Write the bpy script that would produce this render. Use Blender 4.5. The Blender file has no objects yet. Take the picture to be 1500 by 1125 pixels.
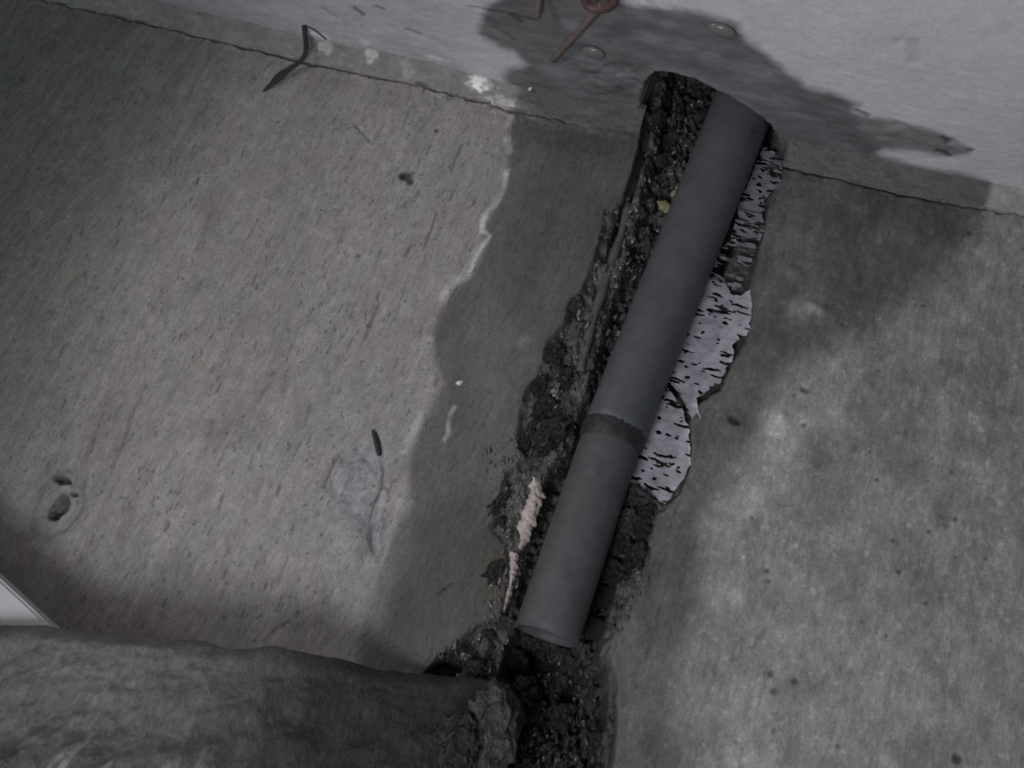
import bpy, bmesh, math, random
import numpy as np
from mathutils import Vector, Matrix
random.seed(7)
RNG = np.random.RandomState(11)
scene = bpy.context.scene
COL = scene.collection

# ------------------------------------------------------------------ camera
# world: X along the wall to the right, Y into the wall, Z up; wall face is y = 0, origin at the middle of the view
F = 1475.6
def _n(v):
    v = np.array(v, float); return v/np.linalg.norm(v)
ZC = _n((1500, -3708, F)); XC = _n((6000, 1840, -F)); YC = np.cross(ZC, XC)
R = np.array([XC, YC, ZC])                      # image frame (right, down, forward) -> world
XC = _n(XC - ZC*np.dot(XC, ZC)); R = np.array([XC, np.cross(ZC, XC), ZC])
FWD = R @ np.array([0, 0, 1.0]); RIGHT = R @ np.array([1.0, 0, 0]); UP = -(R @ np.array([0, 1.0, 0]))
CAM = -1.35*FWD
cd = bpy.data.cameras.new('camera'); cam = bpy.data.objects.new('camera', cd); COL.objects.link(cam)
cd.sensor_width = 36; cd.lens = 36*F/1500; cd.clip_start = 0.02
M = Matrix.Identity(4)
for i in range(3):
    M[i][0] = RIGHT[i]; M[i][1] = UP[i]; M[i][2] = -FWD[i]; M[i][3] = CAM[i]
cam.matrix_world = M
cd.dof.use_dof = True; cd.dof.focus_distance = 1.36; cd.dof.aperture_fstop = 4.5
scene.camera = cam

# ------------------------------------------------------------------ light
w = bpy.data.worlds.new('world'); scene.world = w; w.use_nodes = True
w.node_tree.nodes['Background'].inputs[0].default_value = (0.85, 0.92, 1.0, 1)
w.node_tree.nodes['Background'].inputs[1].default_value = 0.10
def aim(o, tgt):
    d = Vector(tgt) - o.location
    o.rotation_euler = d.to_track_quat('-Z', 'Y').to_euler()
def area(name, loc, tgt, size, power, col):
    l = bpy.data.lights.new(name, 'AREA'); l.shape = 'DISK'; l.size = size; l.energy = power; l.color = col
    o = bpy.data.objects.new(name, l); COL.objects.link(o); o.location = loc; aim(o, tgt); return o
def spot(name, loc, tgt, size, power, col, ang, blend):
    l = bpy.data.lights.new(name, 'SPOT'); l.shadow_soft_size = size; l.energy = power; l.color = col
    l.spot_size = math.radians(ang); l.spot_blend = blend
    o = bpy.data.objects.new(name, l); COL.objects.link(o); o.location = loc; aim(o, tgt); return o
spot('work_torch', (-0.86, -1.08, -0.12), (0.18, 0, 0.05), 0.07, 19.5, (1.0, 0.955, 0.93), 88, 1.0)
area('added_uplight', (0.02, -1.20, -1.10), (0.60, -0.40, 0.5), 0.6, 15, (0.93, 0.94, 1.0))  # unseen lamp from below, added to brighten the slab
scene.view_settings.view_transform = 'Standard'; scene.view_settings.look = 'None'
scene.view_settings.gamma = 1; scene.view_settings.use_curve_mapping = False
scene.view_settings.exposure = 0.0

# ------------------------------------------------------------------ points on the real surfaces
def ray(px, py):
    return R @ np.array([(px-750)/F, (py-562.5)/F, 1.0])
def W(px, py, y=0.0):                            # point of the vertical plane at depth y
    d = ray(px, py); t = (y-CAM[1])/d[1]; return CAM + t*d
JOINT = [(-520,-150),(-60,-25),(120,12),(250,42),(330,62),(400,78),(500,102),(600,122),(700,147),(760,164),(850,183),(940,199),(1060,224),(1150,244),(1230,262),(1310,281),(1400,300),(1500,316),(1600,332),(2050,408)]
JW = np.array([W(*p) for p in JOINT])
def zj(x): return np.interp(x, JW[:,0], JW[:,2])
BAND = 0.034
HC = float(zj(0.3)) + BAND                       # ceiling height
def Cp(px, py, dz=0.0):                          # point of the ceiling plane
    d = ray(px, py); z = HC
    for _ in range(8):
        p = CAM + (z-dz-CAM[2])/d[2]*d
        k = min(max((p[1]+0.16)/0.16, 0), 1); z = HC + (float(zj(p[0]))+BAND-HC)*k*k*(3-2*k)
    return p
PX = 0.00092                                     # one photograph pixel on the wall, metres

# ------------------------------------------------------------------ numpy noise
def vnoise(x, y, seed):
    r = np.random.RandomState(seed).rand(256, 256)
    xi = np.floor(x).astype(np.int64); yi = np.floor(y).astype(np.int64)
    fx = x-xi; fy = y-yi; fx = fx*fx*(3-2*fx); fy = fy*fy*(3-2*fy)
    a = r[xi & 255, yi & 255]; b = r[(xi+1) & 255, yi & 255]; c = r[xi & 255, (yi+1) & 255]; d = r[(xi+1) & 255, (yi+1) & 255]
    return (a*(1-fx)+b*fx)*(1-fy) + (c*(1-fx)+d*fx)*fy
def fbm(x, y, seed, octv=4, gain=0.5):
    s = 0; a = 1; t = 0
    for i in range(octv):
        s = s + a*vnoise(x*2**i+i*17.3, y*2**i+i*5.1, seed+i); t += a; a *= gain
    return s/t*2-1                                # -1..1
def ss(a, b, x):
    t = np.clip((x-a)/(b-a), 0, 1); return t*t*(3-2*t)
def poly_sdf(X, Y, P, pad=0.05):
    """signed distance, positive inside; only evaluated near the polygon"""
    P = np.asarray(P, float); out = np.full(X.shape, -pad)
    m = (X > P[:,0].min()-pad) & (X < P[:,0].max()+pad) & (Y > P[:,1].min()-pad) & (Y < P[:,1].max()+pad)
    x = X[m]; y = Y[m]
    if not x.size: return out
    d2 = np.full(x.shape, 1e9); ins = np.zeros(x.shape, bool); n = len(P)
    for i in range(n):
        ax, ay = P[i]; bx, by = P[(i+1) % n]; ex, ey = bx-ax, by-ay
        t = np.clip(((x-ax)*ex+(y-ay)*ey)/(ex*ex+ey*ey+1e-12), 0, 1)
        d2 = np.minimum(d2, (x-ax-t*ex)**2+(y-ay-t*ey)**2)
        c = (ay > y) != (by > y)
        ins ^= c & (x < (bx-ax)*(y-ay)/((by-ay) if by != ay else 1e-12)+ax)
    out[m] = np.maximum(np.where(ins, 1, -1)*np.sqrt(d2), -pad)
    return out
def line_dist(X, Y, P, pad=0.03):
    """distance and 0..1 parameter along an open polyline"""
    P = np.asarray(P, float); out = np.full(X.shape, 1.0); par = np.zeros(X.shape)
    m = (X > P[:,0].min()-pad) & (X < P[:,0].max()+pad) & (Y > P[:,1].min()-pad) & (Y < P[:,1].max()+pad)
    x = X[m]; y = Y[m]
    if not x.size: return out, par
    d2 = np.full(x.shape, 1e9); pp = np.zeros(x.shape); n = len(P)-1
    for i in range(n):
        ax, ay = P[i]; ex, ey = P[i+1]-P[i]
        t = np.clip(((x-ax)*ex+(y-ay)*ey)/(ex*ex+ey*ey+1e-12), 0, 1)
        q = (x-ax-t*ex)**2+(y-ay-t*ey)**2; k = q < d2
        d2 = np.where(k, q, d2); pp = np.where(k, (i+t)/n, pp)
    out[m] = np.sqrt(d2); par[m] = pp
    return out, par

# ------------------------------------------------------------------ material helpers
def mat(name): 
    m = bpy.data.materials.new(name); m.use_nodes = True
    return m, m.node_tree.nodes, m.node_tree.links, m.node_tree.nodes['Principled BSDF']
def coords(nd, lk, scale=(1,1,1), kind='Object'):
    tc = nd.new('ShaderNodeTexCoord'); mp = nd.new('ShaderNodeMapping'); mp.inputs['Scale'].default_value = scale
    lk.new(tc.outputs[kind], mp.inputs['Vector']); return mp.outputs['Vector']
def noise(nd, lk, vec, scale, detail=5, rough=0.6, dist=0):
    n = nd.new('ShaderNodeTexNoise'); n.inputs['Scale'].default_value = scale; n.inputs['Detail'].default_value = detail
    n.inputs['Roughness'].default_value = rough; n.inputs['Distortion'].default_value = dist
    lk.new(vec, n.inputs['Vector']); return n.outputs['Fac']
def rng(nd, lk, src, a, b, c, d):
    n = nd.new('ShaderNodeMapRange'); n.inputs[1].default_value = a; n.inputs[2].default_value = b
    n.inputs[3].default_value = c; n.inputs[4].default_value = d; lk.new(src, n.inputs[0]); return n.outputs[0]
def math_(nd, lk, op, a, b):
    n = nd.new('ShaderNodeMath'); n.operation = op
    for i, v in enumerate((a, b)):
        if isinstance(v, (int, float)): n.inputs[i].default_value = v
        else: lk.new(v, n.inputs[i])
    return n.outputs[0]
def scale_col(nd, lk, col, fac):
    n = nd.new('ShaderNodeVectorMath'); n.operation = 'SCALE'; lk.new(col, n.inputs[0]); lk.new(fac, n.inputs['Scale']); return n.outputs[0]
def bump(nd, lk, h, dist, strength=1.0, normal=None):
    b = nd.new('ShaderNodeBump'); b.inputs['Distance'].default_value = dist; b.inputs['Strength'].default_value = strength
    lk.new(h, b.inputs['Height'])
    if normal: lk.new(normal, b.inputs['Normal'])
    return b.outputs['Normal']

def concrete(name, grain=(1,1,0.16), pits=0.5, g1=70, gd=0.0012, contrast=0.35, fines=0.16):
    """concrete whose colour, wetness and board grain come from attributes painted where they lie, plus procedural grain"""
    m, nd, lk, p = mat(name)
    at = nd.new('ShaderNodeAttribute'); at.attribute_name = 'Tint'
    wt = nd.new('ShaderNodeAttribute'); wt.attribute_name = 'Wet'
    gr = nd.new('ShaderNodeAttribute'); gr.attribute_name = 'Grain'
    v = coords(nd, lk, grain); vi = coords(nd, lk); vh = coords(nd, lk, (1,1,0.42))
    streak = noise(nd, lk, v, g1, 7, 0.7, 0.5)
    fine = noise(nd, lk, vi, 330, 4, 0.7)
    gritty = noise(nd, lk, vh, 150, 6, 0.72, 0.4)
    mott = noise(nd, lk, vi, 26, 8, 0.68, 0.7)
    dens = noise(nd, lk, vi, 9, 3, 0.5)
    pn = math_(nd, lk, 'ADD', noise(nd, lk, vh, 170, 2, 0.5, 0.25), rng(nd, lk, dens, 0.35, 0.65, 0.035, -0.035))
    pit = math_(nd, lk, 'MULTIPLY', rng(nd, lk, pn, 0.29, 0.34, 1, 0), rng(nd, lk, gr.outputs['Fac'], 0, 1, 0.25, 1.0))
    sg = rng(nd, lk, gr.outputs['Fac'], 0, 1, 0.25, 1.0)
    st = math_(nd, lk, 'MULTIPLY', math_(nd, lk, 'SUBTRACT', streak, 0.5), sg)
    f = math_(nd, lk, 'MULTIPLY', rng(nd, lk, st, -0.25, 0.25, 1-contrast, 1+contrast), rng(nd, lk, mott, 0.25, 0.75, 1-contrast, 1+contrast))
    f = math_(nd, lk, 'MULTIPLY', f, rng(nd, lk, fine, 0.3, 0.7, 1-fines, 1+fines))
    f = math_(nd, lk, 'MULTIPLY', f, rng(nd, lk, gritty, 0.3, 0.7, 1-fines, 1+fines))
    f = math_(nd, lk, 'MULTIPLY', f, rng(nd, lk, pit, 0, 1, 1.0, 1-pits))
    lk.new(scale_col(nd, lk, at.outputs['Color'], f), p.inputs['Base Color'])
    r = math_(nd, lk, 'ADD', rng(nd, lk, wt.outputs['Fac'], 0, 1, 0.9, 0.36), rng(nd, lk, mott, 0.3, 0.7, -0.08, 0.08))
    lk.new(r, p.inputs['Roughness'])
    lk.new(rng(nd, lk, wt.outputs['Fac'], 0, 1, 0.25, 0.5), p.inputs['Specular IOR Level'])
    h = math_(nd, lk, 'ADD', math_(nd, lk, 'MULTIPLY', st, 0.6), math_(nd, lk, 'MULTIPLY', fine, 0.25))
    h = math_(nd, lk, 'ADD', h, math_(nd, lk, 'MULTIPLY', gritty, 0.7))
    h = math_(nd, lk, 'SUBTRACT', h, math_(nd, lk, 'MULTIPLY', pit, 0.5))
    lk.new(bump(nd, lk, h, gd), p.inputs['Normal'])
    return m
M_WALL = concrete('formed_concrete', pits=0.2, gd=0.0027, contrast=0.18, fines=0.21)
M_CEIL = concrete('slab_concrete', grain=(0.35,1,1), pits=0.1, g1=30, gd=0.0013, contrast=0.10, fines=0.07)
M_BAND = concrete('strip_mortar', grain=(0.3,1,1), pits=0.1, g1=60, gd=0.0022, contrast=0.22, fines=0.12)
M_LEDGE = concrete('ledge_mortar', grain=(1,1,0.3), pits=0.1, g1=30, gd=0.008, contrast=0.3, fines=0.16)
M_ROUGH = concrete('rough_mortar', grain=(1,1,0.7), pits=0.35, g1=60, gd=0.006, contrast=0.4)

def plain(name, col, rough=0.6, metal=0.0, nscale=60, var=0.3, bd=0.0006, spec=0.5, stretch=(1,1,1), coat=0.0):
    m, nd, lk, p = mat(name)
    v = coords(nd, lk, stretch); n = noise(nd, lk, v, nscale, 5, 0.6, 0.4)
    rgb = nd.new('ShaderNodeRGB'); rgb.outputs[0].default_value = (*col, 1)
    lk.new(scale_col(nd, lk, rgb.outputs[0], rng(nd, lk, n, 0.25, 0.75, 1-var, 1+var)), p.inputs['Base Color'])
    lk.new(rng(nd, lk, n, 0.3, 0.7, max(rough-0.08,0.02), min(rough+0.08,1)), p.inputs['Roughness'])
    p.inputs['Metallic'].default_value = metal; p.inputs['Specular IOR Level'].default_value = spec
    p.inputs['Coat Weight'].default_value = coat
    lk.new(bump(nd, lk, n, bd), p.inputs['Normal']); return m
M_PIPE = plain('grey_plastic_pipe', (0.066,0.072,0.078), 0.50, 0, 26, 0.16, 0.0005, 0.4)
M_PIPE_LOW = plain('dusty_plastic_pipe', (0.064,0.066,0.068), 0.6, 0, 34, 0.24, 0.0008, 0.3)
M_COLLAR = plain('dirty_pipe_joint', (0.021,0.022,0.022), 0.55, 0, 70, 0.4, 0.0025, 0.4)
M_FOIL = plain('silver_film', (0.30,0.30,0.33), 0.42, 0.0, 42, 0.42, 0.0008, 0.5, (1,1,1.6))
M_STONE = plain('wet_dark_aggregate', (0.062,0.062,0.066), 0.24, 0, 75, 0.95, 0.004, 0.9)
M_LUMP = plain('mortar_lump_grey', (0.125,0.12,0.113), 0.6, 0, 2.5, 0.6, 0.10, 0.4)
M_LUMPD = plain('mortar_lump_dark', (0.066,0.064,0.060), 0.42, 0, 2.5, 0.7, 0.10, 0.6)
M_YELLOW = plain('yellow_stone', (0.36,0.31,0.19), 0.7, 0, 120, 0.35, 0.001, 0.3)
M_PINK = plain('pinkish_white_plaster', (0.42,0.365,0.335), 0.8, 0, 130, 0.4, 0.003, 0.2)
M_RUST = plain('rusty_wire', (0.125,0.095,0.09), 0.8, 0, 150, 0.35, 0.0008, 0.3)
M_RED = plain('red_clip_plastic', (0.10,0.052,0.05), 0.6, 0, 90, 0.3, 0.0006, 0.4)
M_DARKSTRIP = plain('blackened_strip', (0.03,0.03,0.032), 0.75, 0, 120, 0.4, 0.0012, 0.3)
M_BRICK = plain('brown_brick_in_chase', (0.022,0.018,0.0165), 0.85, 0, 60, 0.4, 0.002, 0.2)
M_PALE = plain('pale_smooth_board', (0.46,0.46,0.47), 0.7, 0, 14, 0.06, 0.0003, 0.3)
M_CONDUIT = plain('muddy_rod', (0.082,0.078,0.07), 0.7, 0, 70, 0.3, 0.0015, 0.3)
M_WHITE = plain('white_chip', (0.7,0.7,0.7), 0.6, 0, 90, 0.1, 0.0003, 0.3)
M_WIRE = plain('dark_thin_wire', (0.05,0.05,0.05), 0.7, 0, 90, 0.2, 0.0003, 0.3)
M_FOIL_SHADE = plain('shaded_film', (0.20,0.20,0.215), 0.5, 0.0, 60, 0.45, 0.0008, 0.4, (1,1,3))  # silver film with the pipe's shadow put into its colour, for upper pieces
mw, nd, lk, p = mat('water'); p.inputs['Base Color'].default_value = (0.24,0.24,0.235,1); p.inputs['Roughness'].default_value = 0.16
p.inputs['Transmission Weight'].default_value = 0.45; p.inputs['IOR'].default_value = 1.4; M_WATER = mw

# ------------------------------------------------------------------ mesh helpers
def link(name, me, material, parent=None, kind=None, label=None, cat=None, group=None):
    o = bpy.data.objects.new(name, me); COL.objects.link(o)
    if material: me.materials.append(material)
    if parent: o.parent = parent
    if kind: o['kind'] = kind
    if label: o['label'] = label
    if cat: o['category'] = cat
    if group: o['group'] = group
    return o
def thing(name, label, cat, loc=(0,0,0), group=None):
    o = bpy.data.objects.new(name, None); COL.objects.link(o); o.location = loc
    o['label'] = label; o['category'] = cat
    if group: o['group'] = group
    return o
def grid_mesh(name, V, attrs=None, keep=None, flip=False):
    """V: (nu, nv, 3) array; attrs: {'Tint': (nu,nv,3), 'Wet': (nu,nv)}"""
    nu, nv, _ = V.shape
    idx = np.arange(nu*nv).reshape(nu, nv)
    q = np.stack([idx[:-1,:-1], idx[1:,:-1], idx[1:,1:], idx[:-1,1:]], -1).reshape(-1, 4)
    if keep is not None:
        q = q[keep.reshape(-1)]
        used = np.unique(q); remap = np.full(nu*nv, -1); remap[used] = np.arange(len(used)); q = remap[q]
    else: used = np.arange(nu*nv)
    if flip: q = q[:, ::-1]
    co = V.reshape(-1, 3)[used]
    me = bpy.data.meshes.new(name)
    me.vertices.add(len(co)); me.vertices.foreach_set('co', co.astype(np.float32).ravel())
    me.loops.add(q.size); me.loops.foreach_set('vertex_index', q.astype(np.int32).ravel())
    me.polygons.add(len(q)); me.polygons.foreach_set('loop_start', np.arange(0, q.size, 4, dtype=np.int32))
    me.polygons.foreach_set('loop_total', np.full(len(q), 4, np.int32))
    me.polygons.foreach_set('use_smooth', np.ones(len(q), bool))
    me.update(calc_edges=True)
    for k, a in (attrs or {}).items():
        if a.ndim == 3:
            A = me.attributes.new(k, 'FLOAT_COLOR', 'POINT')
            c = np.concatenate([a.reshape(-1, 3)[used], np.ones((len(used), 1))], 1)
            A.data.foreach_set('color', c.astype(np.float32).ravel())
        else:
            A = me.attributes.new(k, 'FLOAT', 'POINT'); A.data.foreach_set('value', a.reshape(-1)[used].astype(np.float32))
    return me
def tube_mesh(name, pts, rad, seg=24, flat=(1,1), inner=None, caps=True, wob=0.0, seed=1):
    """swept tube; pts in world, rad per point (or scalar); inner = wall thickness for an open pipe end"""
    pts = [Vector(p) for p in pts]; n = len(pts)
    if not hasattr(rad, '__len__'): rad = [rad]*n
    bm = bmesh.new(); rs = random.Random(seed)
    t0 = (pts[1]-pts[0]).normalized(); ref = Vector((0,-1,0)) if abs(t0.y) < 0.9 else Vector((0,0,1))
    def ring(c, t, r):
        a = (ref - t*ref.dot(t)).normalized(); b = t.cross(a)
        return [bm.verts.new(c + (a*math.cos(k*2*math.pi/seg)*flat[0] + b*math.sin(k*2*math.pi/seg)*flat[1])*r*(1+wob*rs.uniform(-1,1))) for k in range(seg)]
    def frame(i):
        return (pts[min(i+1,n-1)]-pts[max(i-1,0)]).normalized()
    rings = [ring(pts[i], frame(i), rad[i]) for i in range(n)]
    if inner:
        rings += [ring(pts[i], frame(i), rad[i]-inner) for i in range(n-1, -1, -1)]
        rings.append(rings[0])
    for A, B in zip(rings[:-1], rings[1:]):
        for k in range(seg):
            f = bm.faces.new((A[k], A[(k+1)%seg], B[(k+1)%seg], B[k])); f.smooth = True
    if not inner and caps:
        bm.faces.new(rings[0][::-1]); bm.faces.new(rings[-1])
    bmesh.ops.recalc_face_normals(bm, faces=bm.faces)
    me = bpy.data.meshes.new(name); bm.to_mesh(me); bm.free(); return me
def resample(pts, n):
    P = np.array(pts, float); d = np.r_[0, np.cumsum(np.linalg.norm(np.diff(P, axis=0), axis=1))]
    s = np.linspace(0, d[-1], n); return np.stack([np.interp(s, d, P[:,i]) for i in range(P.shape[1])], 1)
def smooth_path(pts, n, it=6):
    P = resample(pts, n)
    for _ in range(it): P[1:-1] = 0.25*P[:-2]+0.5*P[1:-1]+0.25*P[2:]
    return P
def rock_mesh(name, sub, seed, rough=0.28, sc=(1,1,1)):
    bm = bmesh.new(); bmesh.ops.create_icosphere(bm, subdivisions=sub, radius=1.0)
    r = random.Random(seed)
    planes = [(Vector((r.gauss(0,1),r.gauss(0,1),r.gauss(0,1))).normalized(), r.uniform(0.55,0.9)) for _ in range(9)]
    from mathutils import noise as mn
    off = Vector((seed*3.7, seed*1.3, 0))
    for v in bm.verts:
        c = v.co.copy()
        for nrm, d in planes:
            k = c.dot(nrm)
            if k > d: c -= nrm*(k-d)*0.85
        c *= 1 + rough*mn.noise(c*1.8+off) + rough*0.5*mn.noise(c*4.5+off) + rough*0.25*mn.noise(c*11+off)
        v.co = Vector((c.x*sc[0], c.y*sc[1], c.z*sc[2]))
    for f in bm.faces: f.smooth = sub > 2
    me = bpy.data.meshes.new(name); bm.to_mesh(me); bm.free(); return me

def WP(pl): return [(W(*p)[0], W(*p)[2]) for p in pl]
def CP(pl): return [(Cp(*p)[0], Cp(*p)[1]) for p in pl]

# ------------------------------------------------------------------ the back wall
OUTER = WP([(965,95),(941,135),(952,185),(938,225),(920,285),(885,305),(875,350),(862,400),(850,425),(832,440),(826,470),(800,500),(790,540),(768,570),(758,612),(758,655),(768,668),(742,690),(722,735),(716,772),(738,800),(742,850),(728,905),(690,915),(672,940),(640,962),(600,1010),(560,1200),(500,1480),
            (800,1480),(890,1200),(905,1060),(905,1000),(893,955),(908,900),(950,845),(957,790),(965,762),(1000,722),(1014,680),(1016,650),(1012,618),(1028,590),(1058,570),(1072,535),(1096,500),(1102,470),(1100,425),(1112,385),(1122,330),(1128,290),(1147,262),(1148,222),(1130,150),(1160,20),(980,20)])
INNER = WP([(985,20),(970,150),(962,200),(948,250),(938,300),(915,380),(895,440),(875,510),(862,560),(842,610),(838,650),(800,690),(790,740),(765,800),(752,860),(745,905),(735,960),(715,1010),(700,1200),(620,1480),
            (760,1480),(850,1200),(885,1060),(890,1000),(880,950),(895,890),(905,850),(890,800),(915,740),(930,700),(960,640),(985,580),(1030,480),(1060,400),(1090,330),(1110,270),(1130,200),(1150,20)])
GROOVE = WP([(950,170),(942,215),(930,258),(915,300),(900,345),(888,390)])
x0, x1 = W(-110,300)[0], W(1640,900)[0]
zlo, zhi = -0.66, HC+0.17
xin0, xin1 = x0-0.02, x1+0.02
xs = []; x = min(x0, W(-90,1150)[0], W(-110,-60)[0])-0.02; xin0 = x; x -= 0.28; xin1 = max(x1, W(1600,200)[0], W(1600,1150)[0])+0.05; xe = xin1+0.3
ca, cb = min(p[0] for p in OUTER)-0.02, 0.28
while x < xe:
    xs.append(x); x += 0.0014 if ca < x < cb else (0.0024 if xin0 < x < xin1 else 0.012)
xs = np.array(xs); zs = np.r_[np.arange(-0.95, zlo-0.005, 0.01), np.arange(zlo, zhi, 0.0021)]
X, Z = np.meshgrid(xs, zs, indexing='ij')
dep = np.zeros_like(X)                                    # + into the wall
# cast-in grain of the boards and gentle waviness
dep += 0.0025*fbm(X*5, Z*5, 3, 3) + 0.0009*fbm(X*90, Z*14, 8, 3) + 0.0005*fbm(X*260, Z*45, 12, 2)
wob = 0.006*fbm(X*28, Z*28, 21, 4); wob2 = 0.0035*fbm(X*110, Z*80, 33, 3)
# colour of dry concrete
base = np.array([0.272,0.257,0.248])
mot = 1 + 0.14*fbm(X*7, Z*4, 41, 4) + 0.06*fbm(X*60, Z*9, 47, 3)
T = base[None,None,:]*mot[...,None]
hue = fbm(X*26, Z*15, 43, 5, 0.65)
T = T*(1 + (hue*(1-0.6*ss(0.1,0.2,X)))[...,None]*np.array([0.055,-0.01,-0.045])) * (1+0.10*fbm(X*48, Z*22, 49, 4, 0.6))[...,None]
wet = np.zeros_like(X)
def paint(mask, col):
    global T
    T = T*(1-mask[...,None]) + np.array(col)[None,None,:]*mask[...,None]
def dark(mask, k):
    global T
    T = T*(1-(1-k)*mask[...,None])
# right part of the wall: smoother, slightly greener and blotchy
rgt = ss(0.16, 0.26, X+0.15*0+0.02*fbm(X*12,Z*12,5,2))
T = T*(1-rgt[...,None]*(1-np.array([0.96,0.99,0.99])))
blot = ss(0.1, 0.5, fbm(X*16, Z*11, 55, 5))*rgt
T *= (1-0.2*blot)[...,None]
T *= (1+0.13*ss(0.1,0.5,fbm(X*22, Z*17, 59, 4))*rgt)[...,None]
bl2 = fbm(X*52, Z*40, 57, 5, 0.62); bl3 = fbm(X*120, Z*100, 58, 3, 0.6)
T *= (1+rgt*(0.11*ss(0.0,0.35,bl2)-0.13*ss(0.0,-0.4,bl2)-0.02+0.06*bl3))[...,None]
T *= (1+0.30*rgt*ss(0.45,0.62,fbm(X*150, Z*120, 60, 2)))[...,None]
dep += rgt*(0.0012*bl2+0.0005*bl3)
# damp stain spreading from the chase
STAIN = WP([(758,120),(750,165),(743,230),(739,270),(716,310),(706,345),(713,360),(692,400),(662,430),(642,460),(631,490),(634,530),(646,560),(622,610),(602,660),(596,700),(600,740),(572,790),(548,850),(532,900),(522,960),(500,1200),(430,1480),
            (1000,1480),(1040,1200),(985,1050),(1005,980),(1030,900),(1036,820),(1025,770),(1058,720),(1090,690),(1108,640),(1128,600),(1165,545),(1230,512),(1290,492),(1330,462),(1380,420),(1402,380),(1440,335),(1448,290),(1300,240),(1100,180)])
sd = poly_sdf(X, Z, STAIN, 0.06)
sdn = sd + 0.5*wob + 0.3*wob2
edge = np.where(X > 0.16, 0.030, 0.010)
st = ss(-edge*0.6, edge, sdn)
dark(st, 0.46 + 0.08*fbm(X*18, Z*12, 61, 4)[...,None])
T *= 1+st[...,None]*(np.array([0.97,1.0,0.975])-1)
wet = np.maximum(wet, st*0.55)
# darker core: upper part left of the chase, and low part
for pl, k, ft in [([(760,170),(930,200),(905,300),(870,380),(820,440),(790,500),(740,480),(720,420),(730,340),(752,280)], 0.86, 0.03),
              ([(1150,300),(1260,270),(1420,300),(1380,380),(1330,430),(1240,480),(1200,420),(1190,350)], 0.84, 0.03),
              ([(600,760),(700,700),(760,800),(730,1000),(540,1000),(555,880)], 0.66, 0.035),
              ([(655,470),(700,400),(680,470),(700,560),(680,640),(640,640),(650,540)], 0.88, 0.02),
              ([(960,760),(1020,740),(1030,860),(1000,960),(930,960),(930,880)], 0.86, 0.02),
              ([(760,180),(960,205),(950,240),(760,215)], 0.85, 0.012)]:
    m_ = ss(-ft*0.5, ft, poly_sdf(X, Z, WP(pl), 0.05)+wob); dark(m_, k); wet = np.maximum(wet, m_*0.6)
# lighter blotches inside the stain and on the right wall
for (px,py,r,k) in [(1185,440,22,1.5),(1170,455,15,1.6),(1195,460,14,1.6),(1130,618,18,1.45),(1145,640,24,1.35),(1000,735,10,1.3),(1240,540,40,1.15),(1190,585,40,1.2),
                    (1085,870,14,1.5),(1070,850,12,1.3),(1110,720,20,1.25),(1095,735,16,1.25),(1170,700,30,1.12),(768,502,9,1.7),(870,445,12,1.2),(1160,395,16,1.15),
                    (1400,520,60,1.08),(520,190,38,1.14),(1060,1080,50,1.15)]:
    c = W(px,py); d = np.hypot(X-c[0], (Z-c[2])*0.8) + 1.2*wob
    m_ = ss(r*PX*1.9, r*PX*0.1, d+1.3*wob+2.0*wob2)*(0.7+0.5*hue); T *= (1+(k-1)*m_)[...,None]
for (px,py,r,k) in [(290,420,9,0.7),(385,575,9,0.7),(620,470,20,0.85),(350,620,40,0.93),(1200,690,45,0.85),(1100,640,22,0.8),(1205,655,22,0.84),(590,900,26,0.8),(1000,1080,60,0.8),(1380,755,10,0.75),(1260,430,14,0.8)]:
    c = W(px,py); d = np.hypot(X-c[0], (Z-c[2])*0.6) + 1.2*wob
    dark(ss(r*PX*1.4, r*PX*0.3, d), k)
# run-off streaks right of the chase under the ceiling
for (a,b,wd,k) in [((1310,270),(1245,500),7,1.25),((1350,300),(1290,470),9,1.2),((1265,330),(1215,480),6,1.15),((1290,360),(1250,480),12,0.85),((1370,350),(1320,470),9,1.2),((1130,330),(1090,420),7,1.15)]:
    d, pr = line_dist(X, Z, WP([a,b]), 0.04); T *= (1+(k-1)*ss(wd*PX*1.3, 0, d+wob2))[...,None]
# a rubbed band below the joint, greyer and chipped
jd = zj(X)-Z
chip = ss(0.026, 0.0, jd)*ss(-0.1, 0.35, fbm(X*45, Z*45, 71, 4))
T *= (1+0.35*chip*(X < W(880,190)[0]))[...,None]; dep += 0.0018*chip + 0.006*ss(0.02,0.004,jd)*(jd>0)*ss(W(560,110)[0],W(660,130)[0],X)*ss(W(860,190)[0],W(760,170)[0],X)*fbm(X*130, Z*130, 72, 3)
# joint crack
jx = np.abs(jd + 0.003*fbm(X*60, Z*0+3, 75, 3))
jm = np.interp(X, [W(a,b)[0] for a,b in JOINT], [0.2,0.2,0.3,0.6,1.0,1.3,1.1,0.8,0.9,0.5,0.25,0.1,0,1.0,1.0,1.1,0.4,0.2,0.2,0.2])*(1+0.5*fbm(X*40, Z*0, 76, 3))
cr = ss(0.0042*jm, 0.0010*jm, jx)*ss(0.12,0.3,jm)
dep += 0.008*cr; dark(cr, 0.35)
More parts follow.
